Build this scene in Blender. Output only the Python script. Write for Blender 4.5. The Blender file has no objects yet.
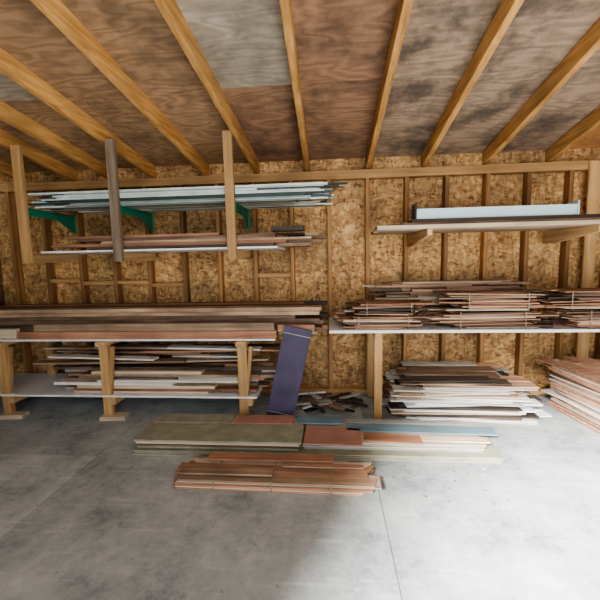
import bpy, bmesh, math, random
from mathutils import Matrix, Vector, Euler
random.seed(11)
S = bpy.context.scene
try:
    S.view_settings.look = 'AgX - Medium High Contrast'
except Exception: pass

# ------------------------------------------------------------------ materials
def nt(name):
    m = bpy.data.materials.new(name); m.use_nodes = True
    n = m.node_tree; b = n.nodes['Principled BSDF']
    return m, n, b
def wood(name, c1, c2, axis='X', rough=0.7, var=0.35, fine=28, dirt=0.25):
    m, n, b = nt(name)
    N = n.nodes.new; L = n.links.new
    tc = N('ShaderNodeTexCoord'); geo = N('ShaderNodeNewGeometry')
    add = N('ShaderNodeVectorMath'); add.operation = 'ADD'
    mul = N('ShaderNodeMath'); mul.operation = 'MULTIPLY'; mul.inputs[1].default_value = 37.0
    L(geo.outputs['Random Per Island'], mul.inputs[0])
    L(tc.outputs['Object'], add.inputs[0]); L(mul.outputs[0], add.inputs[1])
    mp = N('ShaderNodeMapping')
    sc = {'X': (1.2, fine, fine), 'Y': (fine, 1.2, fine), 'Z': (fine, fine, 1.2)}[axis]
    mp.inputs['Scale'].default_value = sc
    L(add.outputs[0], mp.inputs['Vector'])
    no = N('ShaderNodeTexNoise'); no.inputs['Scale'].default_value = 1.0; no.inputs['Detail'].default_value = 5
    no.inputs['Distortion'].default_value = 0.6
    L(mp.outputs[0], no.inputs['Vector'])
    cr = N('ShaderNodeValToRGB'); cr.color_ramp.elements[0].position = 0.32; cr.color_ramp.elements[1].position = 0.68
    cr.color_ramp.elements[0].color = (*c1, 1); cr.color_ramp.elements[1].color = (*c2, 1)
    L(no.outputs['Fac'], cr.inputs['Fac'])
    n2 = N('ShaderNodeTexNoise'); n2.inputs['Scale'].default_value = 3.2; n2.inputs['Detail'].default_value = 4
    L(add.outputs[0], n2.inputs['Vector'])
    mr = N('ShaderNodeMapRange'); mr.inputs[1].default_value = .35; mr.inputs[2].default_value = .7
    mr.inputs[3].default_value = 1.0; mr.inputs[4].default_value = 1.0 - dirt
    L(n2.outputs['Fac'], mr.inputs[0])
    vr = N('ShaderNodeMapRange'); vr.inputs[3].default_value = 1 - var; vr.inputs[4].default_value = 1 + var
    L(geo.outputs['Random Per Island'], vr.inputs[0])
    mm = N('ShaderNodeMath'); mm.operation = 'MULTIPLY'
    L(mr.outputs[0], mm.inputs[0]); L(vr.outputs[0], mm.inputs[1])
    hs = N('ShaderNodeHueSaturation')
    L(mm.outputs[0], hs.inputs['Value']); L(cr.outputs[0], hs.inputs['Color'])
    L(hs.outputs[0], b.inputs['Base Color'])
    b.inputs['Roughness'].default_value = rough
    bp = N('ShaderNodeBump'); bp.inputs['Strength'].default_value = 0.25; bp.inputs['Distance'].default_value = 0.004
    L(no.outputs['Fac'], bp.inputs['Height']); L(bp.outputs[0], b.inputs['Normal'])
    return m
def plain(name, c, rough=0.6, metal=0.0, var=0.1, scale=6.0):
    m, n, b = nt(name); N = n.nodes.new; L = n.links.new
    tc = N('ShaderNodeTexCoord'); no = N('ShaderNodeTexNoise'); no.inputs['Scale'].default_value = scale
    no.inputs['Detail'].default_value = 6
    L(tc.outputs['Object'], no.inputs['Vector'])
    cr = N('ShaderNodeValToRGB'); cr.color_ramp.elements[0].position = .3; cr.color_ramp.elements[1].position = .7
    cr.color_ramp.elements[0].color = (*[x*(1-var) for x in c], 1)
    cr.color_ramp.elements[1].color = (*[min(1, x*(1+var)) for x in c], 1)
    L(no.outputs['Fac'], cr.inputs['Fac']); L(cr.outputs[0], b.inputs['Base Color'])
    b.inputs['Roughness'].default_value = rough; b.inputs['Metallic'].default_value = metal
    return m
def osb(name, cols, scale=40):
    m, n, b = nt(name); N = n.nodes.new; L = n.links.new
    tc = N('ShaderNodeTexCoord')
    nz = N('ShaderNodeTexNoise'); nz.inputs['Scale'].default_value = 5
    L(tc.outputs['Object'], nz.inputs['Vector'])
    mx = N('ShaderNodeMix'); mx.data_type = 'RGBA'; mx.inputs[0].default_value = 0.12
    L(tc.outputs['Object'], mx.inputs[6]); L(nz.outputs['Color'], mx.inputs[7])
    outs = []
    for i, sc in enumerate([(0.55, 1, 1.5), (1.5, 1, 0.6)]):
        mp = N('ShaderNodeMapping'); mp.inputs['Scale'].default_value = sc
        mp.inputs['Rotation'].default_value = (0, 0.6*(1 if i else -1), 0)
        L(mx.outputs[2], mp.inputs['Vector'])
        vo = N('ShaderNodeTexVoronoi'); vo.inputs['Scale'].default_value = scale
        L(mp.outputs[0], vo.inputs['Vector'])
        sp = N('ShaderNodeSeparateColor'); L(vo.outputs['Color'], sp.inputs[0]); outs.append(sp.outputs[0])
    av = N('ShaderNodeMath'); av.operation = 'ADD'; L(outs[0], av.inputs[0]); L(outs[1], av.inputs[1])
    hf = N('ShaderNodeMath'); hf.operation = 'MULTIPLY'; hf.inputs[1].default_value = .5; L(av.outputs[0], hf.inputs[0])
    cr = N('ShaderNodeValToRGB'); e = cr.color_ramp.elements
    e[0].position = .04; e[0].color = (*cols[0], 1); e[1].position = .95; e[1].color = (*cols[2], 1)
    k = e.new(.40); k.color = (*cols[1], 1)
    L(hf.outputs[0], cr.inputs['Fac'])
    big = N('ShaderNodeTexNoise'); big.inputs['Scale'].default_value = 1.9; big.inputs['Detail'].default_value = 7
    big.inputs['Roughness'].default_value = .6
    L(tc.outputs['Object'], big.inputs['Vector'])
    mr = N('ShaderNodeMapRange'); mr.inputs[1].default_value = .38; mr.inputs[2].default_value = .6
    mr.inputs[3].default_value = .5; mr.inputs[4].default_value = 1.12; L(big.outputs['Fac'], mr.inputs[0])
    hs = N('ShaderNodeHueSaturation'); L(mr.outputs[0], hs.inputs['Value']); L(cr.outputs[0], hs.inputs['Color'])
    L(hs.outputs[0], b.inputs['Base Color']); b.inputs['Roughness'].default_value = .75
    return m
def ply(name, c1, c2, stain=(0.055, 0.038, 0.028), samt=.65):
    m, n, b = nt(name); N = n.nodes.new; L = n.links.new
    tc = N('ShaderNodeTexCoord'); geo = N('ShaderNodeNewGeometry')
    mul = N('ShaderNodeMath'); mul.operation = 'MULTIPLY'; mul.inputs[1].default_value = 23.0
    L(geo.outputs['Random Per Island'], mul.inputs[0])
    add = N('ShaderNodeVectorMath'); add.operation = 'ADD'; L(tc.outputs['Object'], add.inputs[0]); L(mul.outputs[0], add.inputs[1])
    mp = N('ShaderNodeMapping'); mp.inputs['Scale'].default_value = (1.0, 3.5, 1); L(add.outputs[0], mp.inputs['Vector'])
    base = N('ShaderNodeTexNoise'); base.inputs['Scale'].default_value = 1.0; base.inputs['Detail'].default_value = 3
    L(mp.outputs[0], base.inputs['Vector'])
    ml = N('ShaderNodeMath'); ml.operation = 'MULTIPLY'; ml.inputs[1].default_value = 85; L(base.outputs['Fac'], ml.inputs[0])
    sn = N('ShaderNodeMath'); sn.operation = 'SINE'; L(ml.outputs[0], sn.inputs[0])
    mr = N('ShaderNodeMapRange'); mr.inputs[1].default_value = -1; mr.inputs[2].default_value = 1
    mr.inputs[4].default_value = .55; L(sn.outputs[0], mr.inputs[0])
    mpf = N('ShaderNodeMapping'); mpf.inputs['Scale'].default_value = (4, 45, 1); L(add.outputs[0], mpf.inputs['Vector'])
    fn = N('ShaderNodeTexNoise'); fn.inputs['Scale'].default_value = 1; fn.inputs['Detail'].default_value = 5; L(mpf.outputs[0], fn.inputs['Vector'])
    ad = N('ShaderNodeMath'); ad.operation = 'MULTIPLY_ADD'; ad.inputs[1].default_value = .8; L(fn.outputs['Fac'], ad.inputs[0]); L(mr.outputs[0], ad.inputs[2])
    cr = N('ShaderNodeMix'); cr.data_type = 'RGBA'; cr.inputs[6].default_value = (*c1, 1); cr.inputs[7].default_value = (*c2, 1)
    L(ad.outputs[0], cr.inputs[0])
    st = N('ShaderNodeTexNoise'); st.inputs['Scale'].default_value = 2.8; st.inputs['Detail'].default_value = 9; st.inputs['Roughness'].default_value = .66
    L(add.outputs[0], st.inputs['Vector'])
    sr = N('ShaderNodeMapRange'); sr.inputs[1].default_value = .46; sr.inputs[2].default_value = .63; sr.inputs[4].default_value = samt
    L(st.outputs['Fac'], sr.inputs[0])
    m2 = N('ShaderNodeMix'); m2.data_type = 'RGBA'; m2.inputs[7].default_value = (*stain, 1)
    L(sr.outputs[0], m2.inputs[0]); L(cr.outputs[2], m2.inputs[6])
    L(m2.outputs[2], b.inputs['Base Color']); b.inputs['Roughness'].default_value = .7
    return m
def concrete(name):
    m, n, b = nt(name); N = n.nodes.new; L = n.links.new
    tc = N('ShaderNodeTexCoord'); geo = N('ShaderNodeNewGeometry')
    a = N('ShaderNodeTexNoise'); a.inputs['Scale'].default_value = 2.4; a.inputs['Detail'].default_value = 14; a.inputs['Roughness'].default_value = .8
    L(tc.outputs['Object'], a.inputs['Vector'])
    cr = N('ShaderNodeValToRGB'); e = cr.color_ramp.elements
    e[0].position = .34; e[0].color = (.19, .22, .225, 1); e[1].position = .66; e[1].color = (.60, .63, .62, 1)
    k = e.new(.47); k.color = (.39, .425, .425, 1)
    L(a.outputs['Fac'], cr.inputs['Fac'])
    vo = N('ShaderNodeTexVoronoi'); vo.inputs['Scale'].default_value = 11
    L(tc.outputs['Object'], vo.inputs['Vector'])
    mr = N('ShaderNodeMapRange'); mr.inputs[1].default_value = .03; mr.inputs[2].default_value = .10; mr.inputs[3].default_value = .6; mr.inputs[4].default_value = 1
    L(vo.outputs['Distance'], mr.inputs[0])
    vr = N('ShaderNodeMapRange'); vr.inputs[3].default_value = .82; vr.inputs[4].default_value = 1.12; L(geo.outputs['Random Per Island'], vr.inputs[0])
    mm = N('ShaderNodeMath'); mm.operation = 'MULTIPLY'; L(mr.outputs[0], mm.inputs[0]); L(vr.outputs[0], mm.inputs[1])
    mp = N('ShaderNodeMapping'); mp.inputs['Scale'].default_value = (2.2, 26, 1); mp.inputs['Rotation'].default_value = (0, 0, .5)
    L(tc.outputs['Object'], mp.inputs['Vector'])
    sf = N('ShaderNodeTexNoise'); sf.inputs['Scale'].default_value = 1; sf.inputs['Detail'].default_value = 4; L(mp.outputs[0], sf.inputs['Vector'])
    sr = N('ShaderNodeMapRange'); sr.inputs[1].default_value = .58; sr.inputs[2].default_value = .72; sr.inputs[3].default_value = 1; sr.inputs[4].default_value = 1.2
    L(sf.outputs['Fac'], sr.inputs[0])
    m3 = N('ShaderNodeMath'); m3.operation = 'MULTIPLY'; L(mm.outputs[0], m3.inputs[0]); L(sr.outputs[0], m3.inputs[1])
    hs = N('ShaderNodeHueSaturation'); L(m3.outputs[0], hs.inputs['Value']); L(cr.outputs[0], hs.inputs['Color'])
    L(hs.outputs[0], b.inputs['Base Color']); b.inputs['Roughness'].default_value = .85
    bp = N('ShaderNodeBump'); bp.inputs['Strength'].default_value = .3; bp.inputs['Distance'].default_value = .01
    L(a.outputs['Fac'], bp.inputs['Height']); L(bp.outputs[0], b.inputs['Normal'])
    return m

M = dict(
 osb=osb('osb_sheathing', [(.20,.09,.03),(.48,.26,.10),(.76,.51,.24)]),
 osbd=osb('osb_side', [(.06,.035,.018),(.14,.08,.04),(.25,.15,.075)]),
 stud=wood('stud_pine', (.25,.115,.042), (.46,.25,.095), 'Z'),
 rafter=wood('rafter_pine', (.42,.20,.06), (.70,.40,.145), 'Y', var=.15, dirt=.35),
 plate=wood('plate_pine', (.42,.23,.09), (.60,.37,.16), 'X'),
 greyp=wood('weathered_post', (.18,.13,.09), (.36,.27,.19), 'Z', var=.1),
 goldp=wood('pine_post', (.42,.23,.09), (.64,.41,.19), 'Z', var=.2),
 armp=wood('pine_arm', (.44,.26,.12), (.66,.44,.22), 'Y', var=.15),
 tan=wood('tan_board', (.32,.20,.125), (.56,.40,.265), 'X', dirt=.5),
 lt=wood('light_board', (.52,.40,.28), (.78,.64,.48), 'X', var=.2),
 brn=wood('brown_board', (.16,.095,.06), (.35,.23,.15), 'X', dirt=.5),
 dk=wood('dark_board', (.05,.036,.028), (.12,.08,.06), 'X'),
 red=wood('red_cedar_board', (.36,.155,.085), (.56,.30,.185), 'X', var=.25, dirt=.4),
 shk=wood('cedar_shingle', (.32,.165,.095), (.60,.37,.24), 'X', var=.5, dirt=.45),
 shl=wood('pale_shingle', (.58,.52,.46), (.86,.80,.73), 'X', var=.25),
 shy=wood('shingle_lengthwise', (.36,.18,.105), (.64,.39,.26), 'Y', var=.45, dirt=.4),
 grey=wood('grey_board', (.36,.34,.30), (.56,.53,.48), 'X', var=.2),
 white=plain('white_panel', (.84,.85,.87), .5, var=.05),
 gwhite=plain('painted_trim', (.62,.70,.68), .45, var=.15),
 gteal=plain('green_strip', (.22,.34,.30), .5, var=.2),
 gdk=plain('dark_strip', (.04,.06,.055), .5),
 steel=plain('grey_strip', (.38,.41,.40), .4, .3),
 green=plain('green_bracket_paint', (.02,.22,.13), .45),
 purple=plain('purple_board_paint', (.062,.048,.095), .6, var=.3),
 bluew=plain('pale_blue_channel', (.58,.74,.77), .4, var=.05),
 black=plain('black_plastic', (.02,.02,.022), .5),
 sage=plain('sage_panel', (.32,.315,.23), .8, var=.2, scale=9),
 teal=plain('blue_grey_panel', (.17,.26,.30), .7, var=.2),
 pred=plain('red_brown_panel', (.40,.22,.165), .7, var=.2),
 strap=plain('strapping', (.30,.24,.16), .5),
 conc=concrete('concrete_slab'),
 dirt=plain('gravel_ground', (.36,.36,.34), .9, var=.25, scale=20),
 joint=plain('joint_filler', (.20,.20,.20), .9),
)

# ------------------------------------------------------------------ mesh builder
class B:
    def __init__(s, name): s.name=name; s.bm=bmesh.new(); s.mats=[]
    def mi(s, k):
        if k not in s.mats: s.mats.append(k)
        return s.mats.index(k)
    def box(s, c, size, mat, rot=(0,0,0)):
        r = bmesh.ops.create_cube(s.bm, size=1.0)
        vs = r['verts']
        for v in vs:
            v.co = Vector((v.co.x*size[0], v.co.y*size[1], v.co.z*size[2]))
        R = Euler(rot).to_matrix().to_4x4(); T = Matrix.Translation(c)
        bmesh.ops.transform(s.bm, matrix=T@R, verts=vs)
        idx = s.mi(mat)
        for f in {f for v in vs for f in v.link_faces}: f.material_index = idx
        return vs
    def span(s, x0,x1,y0,y1,z0,z1, mat):
        return s.box(((x0+x1)/2,(y0+y1)/2,(z0+z1)/2),(x1-x0,y1-y0,z1-z0),mat)
    def prism(s, pts, axis, a0, a1, mat, splay=0.0):
        def P(p,a): return (a+splay*p[0],p[0],p[1]) if axis=='X' else ((p[0],a,p[1]) if axis=='Y' else (p[0],p[1],a))
        lo=[s.bm.verts.new(P(p,a0)) for p in pts]; hi=[s.bm.verts.new(P(p,a1)) for p in pts]
        fs=[s.bm.faces.new(lo),s.bm.faces.new(list(reversed(hi)))]
        n=len(pts)
        for i in range(n): fs.append(s.bm.faces.new((lo[i],hi[i],hi[(i+1)%n],lo[(i+1)%n])))
        idx=s.mi(mat)
        for f in fs: f.material_index=idx
    def tube(s, x0,x1,y,z,r,mat):
        q=bmesh.ops.create_cone(s.bm, cap_ends=True, segments=10, radius1=r, radius2=r, depth=x1-x0,
            matrix=Matrix.Translation(((x0+x1)/2,y,z))@Matrix.Rotation(math.pi/2,4,'Y'))
        idx=s.mi(mat)
        for f in {f for v in q['verts'] for f in v.link_faces}: f.material_index=idx
    def done(s, bevel=0.0, loc=(0,0,0), rot=(0,0,0)):
        bmesh.ops.recalc_face_normals(s.bm, faces=s.bm.faces)
        me=bpy.data.meshes.new(s.name); s.bm.to_mesh(me); s.bm.free()
        for k in s.mats: me.materials.append(M[k])
        o=bpy.data.objects.new(s.name,me); S.collection.objects.link(o)
        o.location=loc; o.rotation_euler=rot
        if bevel:
            md=o.modifiers.new('bevel','BEVEL'); md.width=bevel; md.segments=1; md.limit_method='ANGLE'
        return o

SL=.2; ZR=2.22
def zr(y): return ZR - SL*y            # underside of rafters (y negative toward camera)
XL,XR,YF=-3.55,2.85,-5.6

# ------------------------------------------------------------------ room shell
w=B('wall_back'); w.span(XL-.1,XR+.1,0,.012,0,2.36,'osb'); w.done()
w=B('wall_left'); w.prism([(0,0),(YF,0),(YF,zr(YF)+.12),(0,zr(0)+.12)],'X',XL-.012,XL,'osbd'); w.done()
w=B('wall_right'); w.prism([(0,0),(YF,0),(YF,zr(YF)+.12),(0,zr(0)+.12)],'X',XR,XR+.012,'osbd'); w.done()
w=B('front_sun_blocker')  # unseen partial wall, added to keep sun off the left floor
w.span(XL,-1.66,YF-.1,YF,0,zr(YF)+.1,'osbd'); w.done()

fl=B('floor')
xs=[-5.57,-3.62,-1.67,.28,2.23,4.18]
fl.span(XL-.1,XR+.1,YF-.1,.05,-.12,-.006,'joint')
for i in range(5):
    x0=max(xs[i],XL-.1); x1=min(xs[i+1],XR+.1)
    off=-1.35
    yy=[.05,off,off-2.1,off-4.0,YF-.1]
    if i==2 or i==3: yy=[.05,-2.6,-4.6,YF-.1,YF-.1]
    yy=[max(v,YF-.1) for v in yy]
    for j in range(4):
        if yy[j]-yy[j+1]>.1: fl.span(x0+.002,x1-.002,yy[j+1]+.002,yy[j]-.002,-.1,0,'conc')
fl.done()
g=B('ground'); g.span(-25,25,-30,YF-.1,-.1,-.02,'dirt'); g.done()

# studs + plates
st=B('wall_studs')
for k in range(-11,8):
    x=.384+.37*k
    if XL+.03<x<XR-.03: st.span(x-.019,x+.019,-.09,-.001,.04,2.13,'stud')
st.span(XL,XR,-.09,-.001,0,.04,'plate'); st.span(XL,XR,-.092,-.001,2.13,2.21,'plate')
for k,z in [(-8,1.15),(-7,1.15),(-6,1.12),(-3,1.2),(2,.9),(4,.9),(-9,1.18)]:
    x=.384+.37*k; st.span(x+.020,x+.350,-.088,-.002,z,z+.04,'plate')
st.span(2.36,2.46,-.118,-.0925,.0,2.2,'goldp')
st.done(.003)
for nm,xa,xb in (('side_studs_left',XL+.001,XL+.09),('side_studs_right',XR-.09,XR-.001)):  # framing studs of the left and right walls
    st=B(nm)
    for y in [-.6-.6*i for i in range(9)]:
        if y>YF+.05: st.span(xa,xb,y-.021,y+.021,0,zr(y)-.02,'stud')
    st.done(.003)

# ceiling
raf=[(-3.15,.12),(-2.61,.11),(-2.22,.13),(-1.755,.11),(-1.207,.08),(-.69,.05),(-.195,0),(.394,0),(.919,0),(1.49,0),(2.06,0),(2.62,0)]
cm={ 'p1':ply('ceiling_ply_brown',(.15,.075,.043),(.33,.19,.115)), 'p2':ply('ceiling_ply_grey',(.19,.13,.09),(.39,.28,.20),(.05,.04,.034),.8),
 'p3':ply('ceiling_ply_orange',(.36,.155,.055),(.56,.28,.115),samt=.25),'p4':ply('ceiling_ply_tan',(.21,.12,.065),(.43,.27,.155),samt=.5),
 'p5':ply('ceiling_ply_pale',(.24,.195,.145),(.42,.36,.285),(.14,.115,.09),.6)}
M.update(cm)
ce=B('ceiling')
def cpanel(x0,x1,y0,y1,mat):
    x0+=.002;x1-=.002;y1+=.002
    t=.013
    ce.prism([(y0,zr(y0)+.12),(y1,zr(y1)+.12),(y1,zr(y1)+.12+t),(y0,zr(y0)+.12+t)],'X',x0,x1,mat)
rows=[(0,-1.08),(-1.08,-2.25),(-2.25,-3.45),(-3.45,-4.65),(-4.65,-5.75)]
cuts=[[XL,-2.72,-1.76,-.72,.394,1.49,2.06,XR],[XL,-1.95,-.76,-.195,.394,1.49,2.06,XR],[XL,-2.25,-1.2,-.195,.919,2.06,XR],[XL,-1.76,-.69,.394,1.49,XR],[XL,-2.25,-1.2,-.195,.919,XR]]
pm=[['p4','p4','p4','p1','p2','p2','p3'],['p5','p4','p5','p1','p2','p2','p3'],['p1','p4','p2','p1','p2','p3'],['p2','p4','p1','p4','p2'],['p4','p4','p2','p1','p4']]
for r,(y0,y1) in enumerate(rows):
    for i in range(len(cuts[r])-1): cpanel(cuts[r][i],cuts[r][i+1],y0,y1,pm[r][i])
ce.done()
rf=B('roof_rafters')
for x,sp in raf:
    y0,y1=-.001,YF-.12
    if x<-2.9: y1=-3.2
    rf.prism([(y0,zr(y0)),(y1,zr(y1)),(y1,zr(y1)+.118),(y0,zr(y0)+.118)],'X',x-.0225,x+.0225,'rafter',sp)
rf.done(.003)
w=B('trim_1'); w.span(-1.66,XR,YF-.11,YF-.02,zr(YF)-.16,zr(YF)-.005,'plate'); w.done()

# ------------------------------------------------------------------ hanging rack (upper left)
rk=B('hanging_lumber_rack')
PY=-.72
for x,mat,zt in ((-2.60,'goldp',2.37),(-1.772,'greyp',2.38),(-.79,'goldp',2.40)):
    rk.span(x-.036,x+.036,PY-.022,PY+.022,1.385,zt,mat)
    rk.span(x-.02,x+.02,PY+.023,-.093,1.39,1.47,'armp')
    rk.span(x-.02,x+.02,PY+.023,-.093,1.855,1.862,'green')
    rk.span(x-.02,x-.014,PY+.023,-.093,1.80,1.862,'green')
    rk.prism([(-.093,1.70),(-.14,1.70),(-.45,1.85),(-.093,1.85)],'X',x+.0,x+.005,'green')
    rk.span(x-.02,x+.02,-.100,-.093,1.68,1.87,'green')
rk.done(.003)

def strips(name,x0,x1,y0,y1,z0,z1,mats,n,th=(.008,.02),wd=(.03,.08),tubes=0,ends=.12,yaw=.006):
    b=B(name); z=z0; 
    while z<z1:
        h=random.uniform(*th); y=y0
        if z+h>z1+.004: break
        while y<y1-.01:
            wv=min(random.uniform(*wd),y1-y)
            a=x0+random.uniform(0,ends)*(1 if random.random()<.8 else 2.5); c=x1-random.uniform(0,ends)*(1 if random.random()<.8 else 3)
            m=random.choice(mats)
            if tubes and random.random()<tubes: b.tube(a,c,y+wv/2,z+h/2,min(h,wv)/2,m)
            else: b.box(((a+c)/2,y+wv/2,z+h/2),(c-a,wv-.003,h-.0008),m,(0,0,random.uniform(-yaw,yaw)))
            y+=wv
        z+=h
    return b
b=strips('metal_trim_bundle',-2.62,.06,PY+.03,-.18,1.863,1.985,['gwhite','gteal','steel','gdk','gdk','steel','lt','gwhite','gdk'],0,(.009,.018),(.02,.05),.25,.4,.003)
for i in range(9):
    b.box((-1.1+random.uniform(-.2,.2),-.60+.05*i,1.99+.006*i),(2.2,.025,.009),random.choice(['gwhite','gteal','gdk','lt','gdk']),(0,random.uniform(-.012,.004),random.uniform(-.02,.02)))
b.done(.001)
b=B('wood_panel_sheet'); b.span(-2.50,-.42,PY+.03,-.14,1.471,1.487,'white'); b.done(.002)
b=strips('board_stack',-2.42,.0,PY+.05,-.2,1.488,1.61,['tan','lt','brn','tan','red','brn','dk'],0,(.018,.028),(.09,.15),0,.5)
b.span(-.47,-.20,PY+.06,PY+.20,1.612,1.65,'dk'); b.done(.002)

# ------------------------------------------------------------------ left shelf
sh=B('lumber_storage_shelf')
for x in (-2.93,-1.97,-.74):
    sh.span(x-.04,x+.04,PY-.022,PY+.022,0,.655,'goldp')
    sh.span(x-.04,x+.04,-.20,-.156,0,.655,'goldp')
    sh.span(x-.045,x+.045,PY-.06,-.10,.656,.70,'armp')
    sh.span(x+.041,x+.081,PY-.03,-.12,.13,.195,'armp')
    if x<-1: sh.box((x+.065,PY-.03,.02),(.22,.10,.038),'lt',(0,0,.1))
    sh.box((x+.05,PY+.0,.42),(.03,.035,.46),'goldp',(0,.12,0))
for z0 in (.701,.196):
    sh.span(-3.35,-.455 if z0>.5 else -.62,PY-.03,-.12,z0,z0+.016,'white')
sh.done(.003)

b=strips('long_lumber_stack',-3.4,.0,PY+.10,-.15,.718,1.0,['brn','brn','tan','dk','tan','red','lt'],0,(.028,.042),(.10,.16),0,.25,.003)
b.done(.003)
b=B('cedar_plank'); 
b.span(-2.75,-.44,PY-.025,PY+.015,.718,.785,'red'); b.span(-2.6,-.46,PY-.015,PY+.03,.786,.85,'tan')
b.span(-3.35,-2.77,PY-.02,PY+.03,.718,.81,'lt')
b.span(-.42,-.10,PY-.01,PY+.05,.745,.775,'tan'); b.span(-.43,-.12,PY-.01,PY+.05,.776,.83,'red')
b.done(.003)
b=strips('offcut_board_stack',-2.62,-.42,PY+.03,-.215,.213,.42,['tan','red','lt','brn','grey','tan','shl','shk','red'],0,(.018,.03),(.08,.14),0,.6,.012)
for i in range(18):
    L_=random.uniform(.7,1.6); x=random.uniform(-2.2,-.95); 
    b.box((x,random.uniform(PY+.12,-.30),.43+i*.0095),(L_,.10,.016),random.choice(['tan','lt','shl','red','brn','dk']),(0,random.uniform(-.02,.02),random.uniform(-.05,.05)))
b.done(.002)

# ------------------------------------------------------------------ right shelf
sh=B('lumber_storage_shelf')
for x in (.40,2.72):
    sh.span(x-.033,x+.033,PY-.022,PY+.022,0,.72,'goldp')
    sh.span(x-.033,x+.033,-.20,-.156,0,.72,'goldp')
    sh.span(x-.03,x+.03,PY-.03,-.12,.721,.765,'armp')
sh.span(.0,XR-.095,PY-.05,-.125,.766,.79,'white')
sh.done(.003)

def shingles(name,loc,length,width,height,mats,rotz=0,ends=.10,straps=2,yaw=.03,th=.011,strapmat='strap',tl=.006):
    b=B(name); n=int(height/th)
    for i in range(n):
        y=-width/2
        while y<width/2-.02:
            wv=random.uniform(.07,.13)
            if y+wv>width/2: wv=width/2-y
            L_=length-random.uniform(0,ends)*2
            ox=random.uniform(-ends,ends)*.6
            tilt=random.uniform(-tl,tl)*(1 if i>1 else 0)
            ya=random.uniform(-yaw,yaw)
            vs=b.box((ox,y+wv/2,th*(i+.5)),(L_,wv-.002,th*random.uniform(.6,.88)),random.choice(mats),(0,tilt,ya))
            if random.random()<.7:
                d=random.uniform(.01,.07); e=random.uniform(.01,.05)
                for v in vs:
                    if v.co.x>ox+L_*.4 and (v.co.y-y-wv/2)<(v.co.x-ox)*ya: v.co.x-=d
                    if v.co.x<ox-L_*.4 and (v.co.y-y-wv/2)<(v.co.x-ox)*ya: v.co.x+=e
            y+=wv
    for k in range(straps):
        x=length*(-.28+.56*k/max(1,straps-1))
        b.box((x,0,height+.003),(.008,width+.012,.002),strapmat); b.box((x,-width/2-.008,height/2),(.008,.002,height),strapmat); b.box((x,width/2+.008,height/2),(.008,.002,height),strapmat)
    return b.done(0,loc,(0,0,rotz))
Z=.791
mx=['shk','brn','tan','shk','dk','lt','red']
shingles('shingle_bundle',(.44,-.55,Z),.72,.33,.10,mx,.02,.12,yaw=.06)
shingles('shingle_bundle',(.50,-.54,Z+.108),.64,.30,.10,mx,-.04,.12,yaw=.09,th=.014)
shingles('shingle_bundle',(1.30,-.55,Z),.90,.34,.13,mx,.02,.16,yaw=.06,th=.013)
shingles('shingle_bundle',(1.36,-.54,Z+.138),.80,.32,.14,mx,-.05,.16,yaw=.10,th=.014,tl=.02)
shingles('shingle_bundle',(2.26,-.56,Z),.85,.34,.14,mx,.03,.12,yaw=.06,th=.013)
shingles('shingle_bundle',(2.14,-.55,Z+.148),.92,.31,.14,mx,.06,.18,yaw=.09,th=.014,tl=.02)
b=strips('thin_slat_stack',.32,1.95,-.30,-.14,Z,1.15,['tan','brn','shk','lt'],0,(.014,.022),(.05,.08),0,.5,.01); b.done(.001)

# floor stacks at right
b=B('shingle_stack')
for i in range(30):
    z=.007+.0120*i
    for j in range(4):
        y=-.72+.14*j+random.uniform(-.02,.02)
        f=1-.012*i
        L_=random.uniform(.95,1.32)*f; x=1.15-.05*(1-f)*4+random.uniform(-.14,.14)
        pale=['shl','shl','white','lt','white','shl','dk','shk'] if i<24 else ['shk','brn','tan','dk','grey']  # white and brown slats; sunlit brightness is put into the pale mix
        b.box((x,y+.06,z),(L_,.128,.0100),random.choice(pale),(0,random.uniform(-.006,.006),random.uniform(-.09,.09)))
b.done()
shingles('cedar_slat_stack',(2.28,-.77,0),1.05,.50,.42,['shy','shy','shy','brn','shl'],math.radians(-82),.14,straps=0,yaw=.07,th=.014)

# ------------------------------------------------------------------ bracket shelf upper right
sh=B('wall_bracket_shelf')
for x in (.78,2.02):
    sh.prism([(-.80,1.585),(-.091,1.585),(-.091,1.47),(-.25,1.47),(-.80,1.535)],'X',x-.02,x+.02,'armp')
sh.span(.38,2.28,-.80,-.62,1.586,1.618,'lt'); sh.span(.45,2.20,-.60,-.42,1.586,1.608,'tan'); sh.span(.40,2.25,-.40,-.2,1.586,1.608,'tan')
sh.done(.003)
b=B('dark_board_stack'); b.span(.58,2.22,-.74,-.56,1.619,1.640,'brn'); b.span(.66,2.15,-.72,-.57,1.641,1.668,'dk')
b.span(.55,2.0,-.53,-.42,1.609,1.640,'grey'); b.done(.002)
b=B('metal_channel'); b.span(.70,1.90,-.70,-.694,1.67,1.748,'bluew'); b.span(.70,1.90,-.70,-.58,1.669,1.674,'bluew'); b.span(.70,1.90,-.586,-.58,1.67,1.748,'bluew')
b.span(.70,1.90,-.712,-.70,1.738,1.748,'bluew'); b.span(1.90,1.912,-.712,-.58,1.669,1.775,'bluew'); b.span(.688,.70,-.712,-.58,1.669,1.79,'black'); b.done(.001)

# ------------------------------------------------------------------ leaning purple board
b=B('purple_board')
b.box((0,0,.40),(.23,.02,.80),'purple')
for z in (.06,.74): b.box((.0,-.0105,z),(.23,.002,.006),'grey')
b.done(.002,(-.43,-.785,.032),(math.radians(-2.0),math.radians(13),0))

b=B('scrap_wood_pile')
for i in range(40):
    L_=random.uniform(.10,.45)
    b.box((random.uniform(-.2,.22),random.uniform(-.52,-.25),.012+.004*(i//3)),(L_,random.uniform(.02,.06),.012),random.choice(['brn','brn','shk','black','tan','white','dk','grey']),(0,random.uniform(-.1,.1),random.uniform(-.9,.9)))
b.done()

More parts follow.
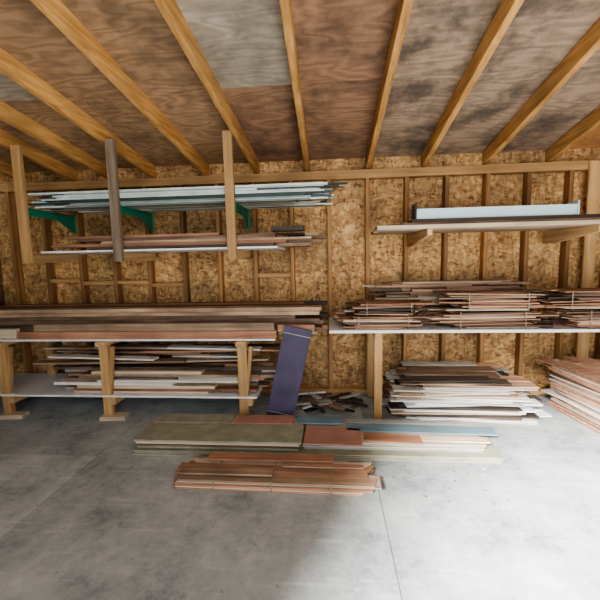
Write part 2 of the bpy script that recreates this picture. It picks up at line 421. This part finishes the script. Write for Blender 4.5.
# ------------------------------------------------------------------ central panel stack on floor
b=B('panel_stack')
DY=-.03
def lay(x0,x1,y0,y1,z0,n,mats,t=.012,j=.02):
    z=z0
    for i in range(n):
        m=random.choice(mats)
        a,c,d,e=[random.uniform(-j,j) for _ in range(4)]
        b.span(x0+a,x1+c,y0+d*.5+DY,y1+e*.5+DY,z,z+t-.001,m); z+=t
    return z
def top(x0,x1,y0,y1,z0,z1,m,r=0): b.box(((x0+x1)/2,(y0+y1)/2+DY,(z0+z1)/2),(x1-x0,y1-y0,z1-z0),m,(0,0,r))
z=lay(-1.42,1.14,-1.30,-.84,0,3,['lt','grey','sage','tan'])
z1=lay(-1.40,-.22,-1.27,-.86,z,5,['sage','lt','grey','sage','brn'])
top(-1.42,-.20,-1.28,-1.01,z1,z1+.012,'sage'); top(-1.38,-.78,-.99,-.83,z1,z1+.012,'sage'); top(-.77,-.29,-.99,-.84,z1,z1+.014,'pred',.01)
top(-.27,.10,-.97,-.84,z1,z1+.012,'teal',-.01)
z2=lay(-.18,1.05,-1.22,-.87,z,4,['lt','grey','sage','brn'])
top(-.19,.22,-1.27,-1.02,z2,z2+.012,'pred',-.03); top(.24,.64,-1.22,-1.10,z2,z2+.012,'red',-.06)
top(.12,1.20,-1.07,-.95,z2,z2+.012,'teal',-.03); top(.12,1.0,-.92,-.86,z2,z2+.010,'steel')
top(.60,1.1,-1.19,-1.12,z2,z2+.011,'lt',-.04)
b.done(.002)

shingles('cedar_siding_bundle',(-.35,-1.58,0),1.26,.24,.076,['red','shk','tan','lt','red'],-.01,.05,straps=3,yaw=.008,tl=.002)
b=B('cedar_board'); 
b.span(-.80,.02,-1.51,-1.43,.0825,.094,'red'); b.span(-.93,-.35,-1.67,-1.59,.0825,.094,'tan'); b.span(-.30,.20,-1.57,-1.53,.0825,.092,'shk'); b.done(.002)
b=B('sawdust_litter')
for i in range(34):
    b.box((random.uniform(.36,1.0),random.uniform(-1.8,-1.37),.003),(random.uniform(.006,.025),random.uniform(.004,.008),.004),random.choice(['brn','tan','grey']),(0,0,random.uniform(0,3.1)))
b.done()

# ------------------------------------------------------------------ lights, world, camera
W=bpy.data.worlds.new('World'); S.world=W; W.use_nodes=True
bg=W.node_tree.nodes['Background']; bg.inputs[0].default_value=(.85,.93,1,1); bg.inputs[1].default_value=3.7
sd=bpy.data.lights.new('sun','SUN'); sd.energy=46; sd.angle=.2; sd.color=(1,.98,.95)
so=bpy.data.objects.new('sun',sd); S.collection.objects.link(so)
az=Vector((.6,1.06)).normalized(); el=math.radians(31)
so.rotation_euler=Vector((az.x*math.cos(el),az.y*math.cos(el),-math.sin(el))).to_track_quat('-Z','Y').to_euler()

th,ph,ro=math.radians(4.6),math.radians(6.4),math.radians(1.2)
F=Vector((-math.sin(th)*math.cos(ph),math.cos(th)*math.cos(ph),-math.sin(ph)))
R=Vector((math.cos(th),math.sin(th),0)); U=R.cross(F)
U2=(U*math.cos(ro)+R*math.sin(ro)); R2=(R*math.cos(ro)-U*math.sin(ro))
cd=bpy.data.cameras.new('camera'); cd.lens=21.6; cd.sensor_width=36; cd.clip_start=.05
co=bpy.data.objects.new('camera',cd); S.collection.objects.link(co)
mt=Matrix((R2,U2,-F)).transposed().to_4x4(); mt.translation=Vector((0,-3.67,1.37)); co.matrix_world=mt
S.camera=co
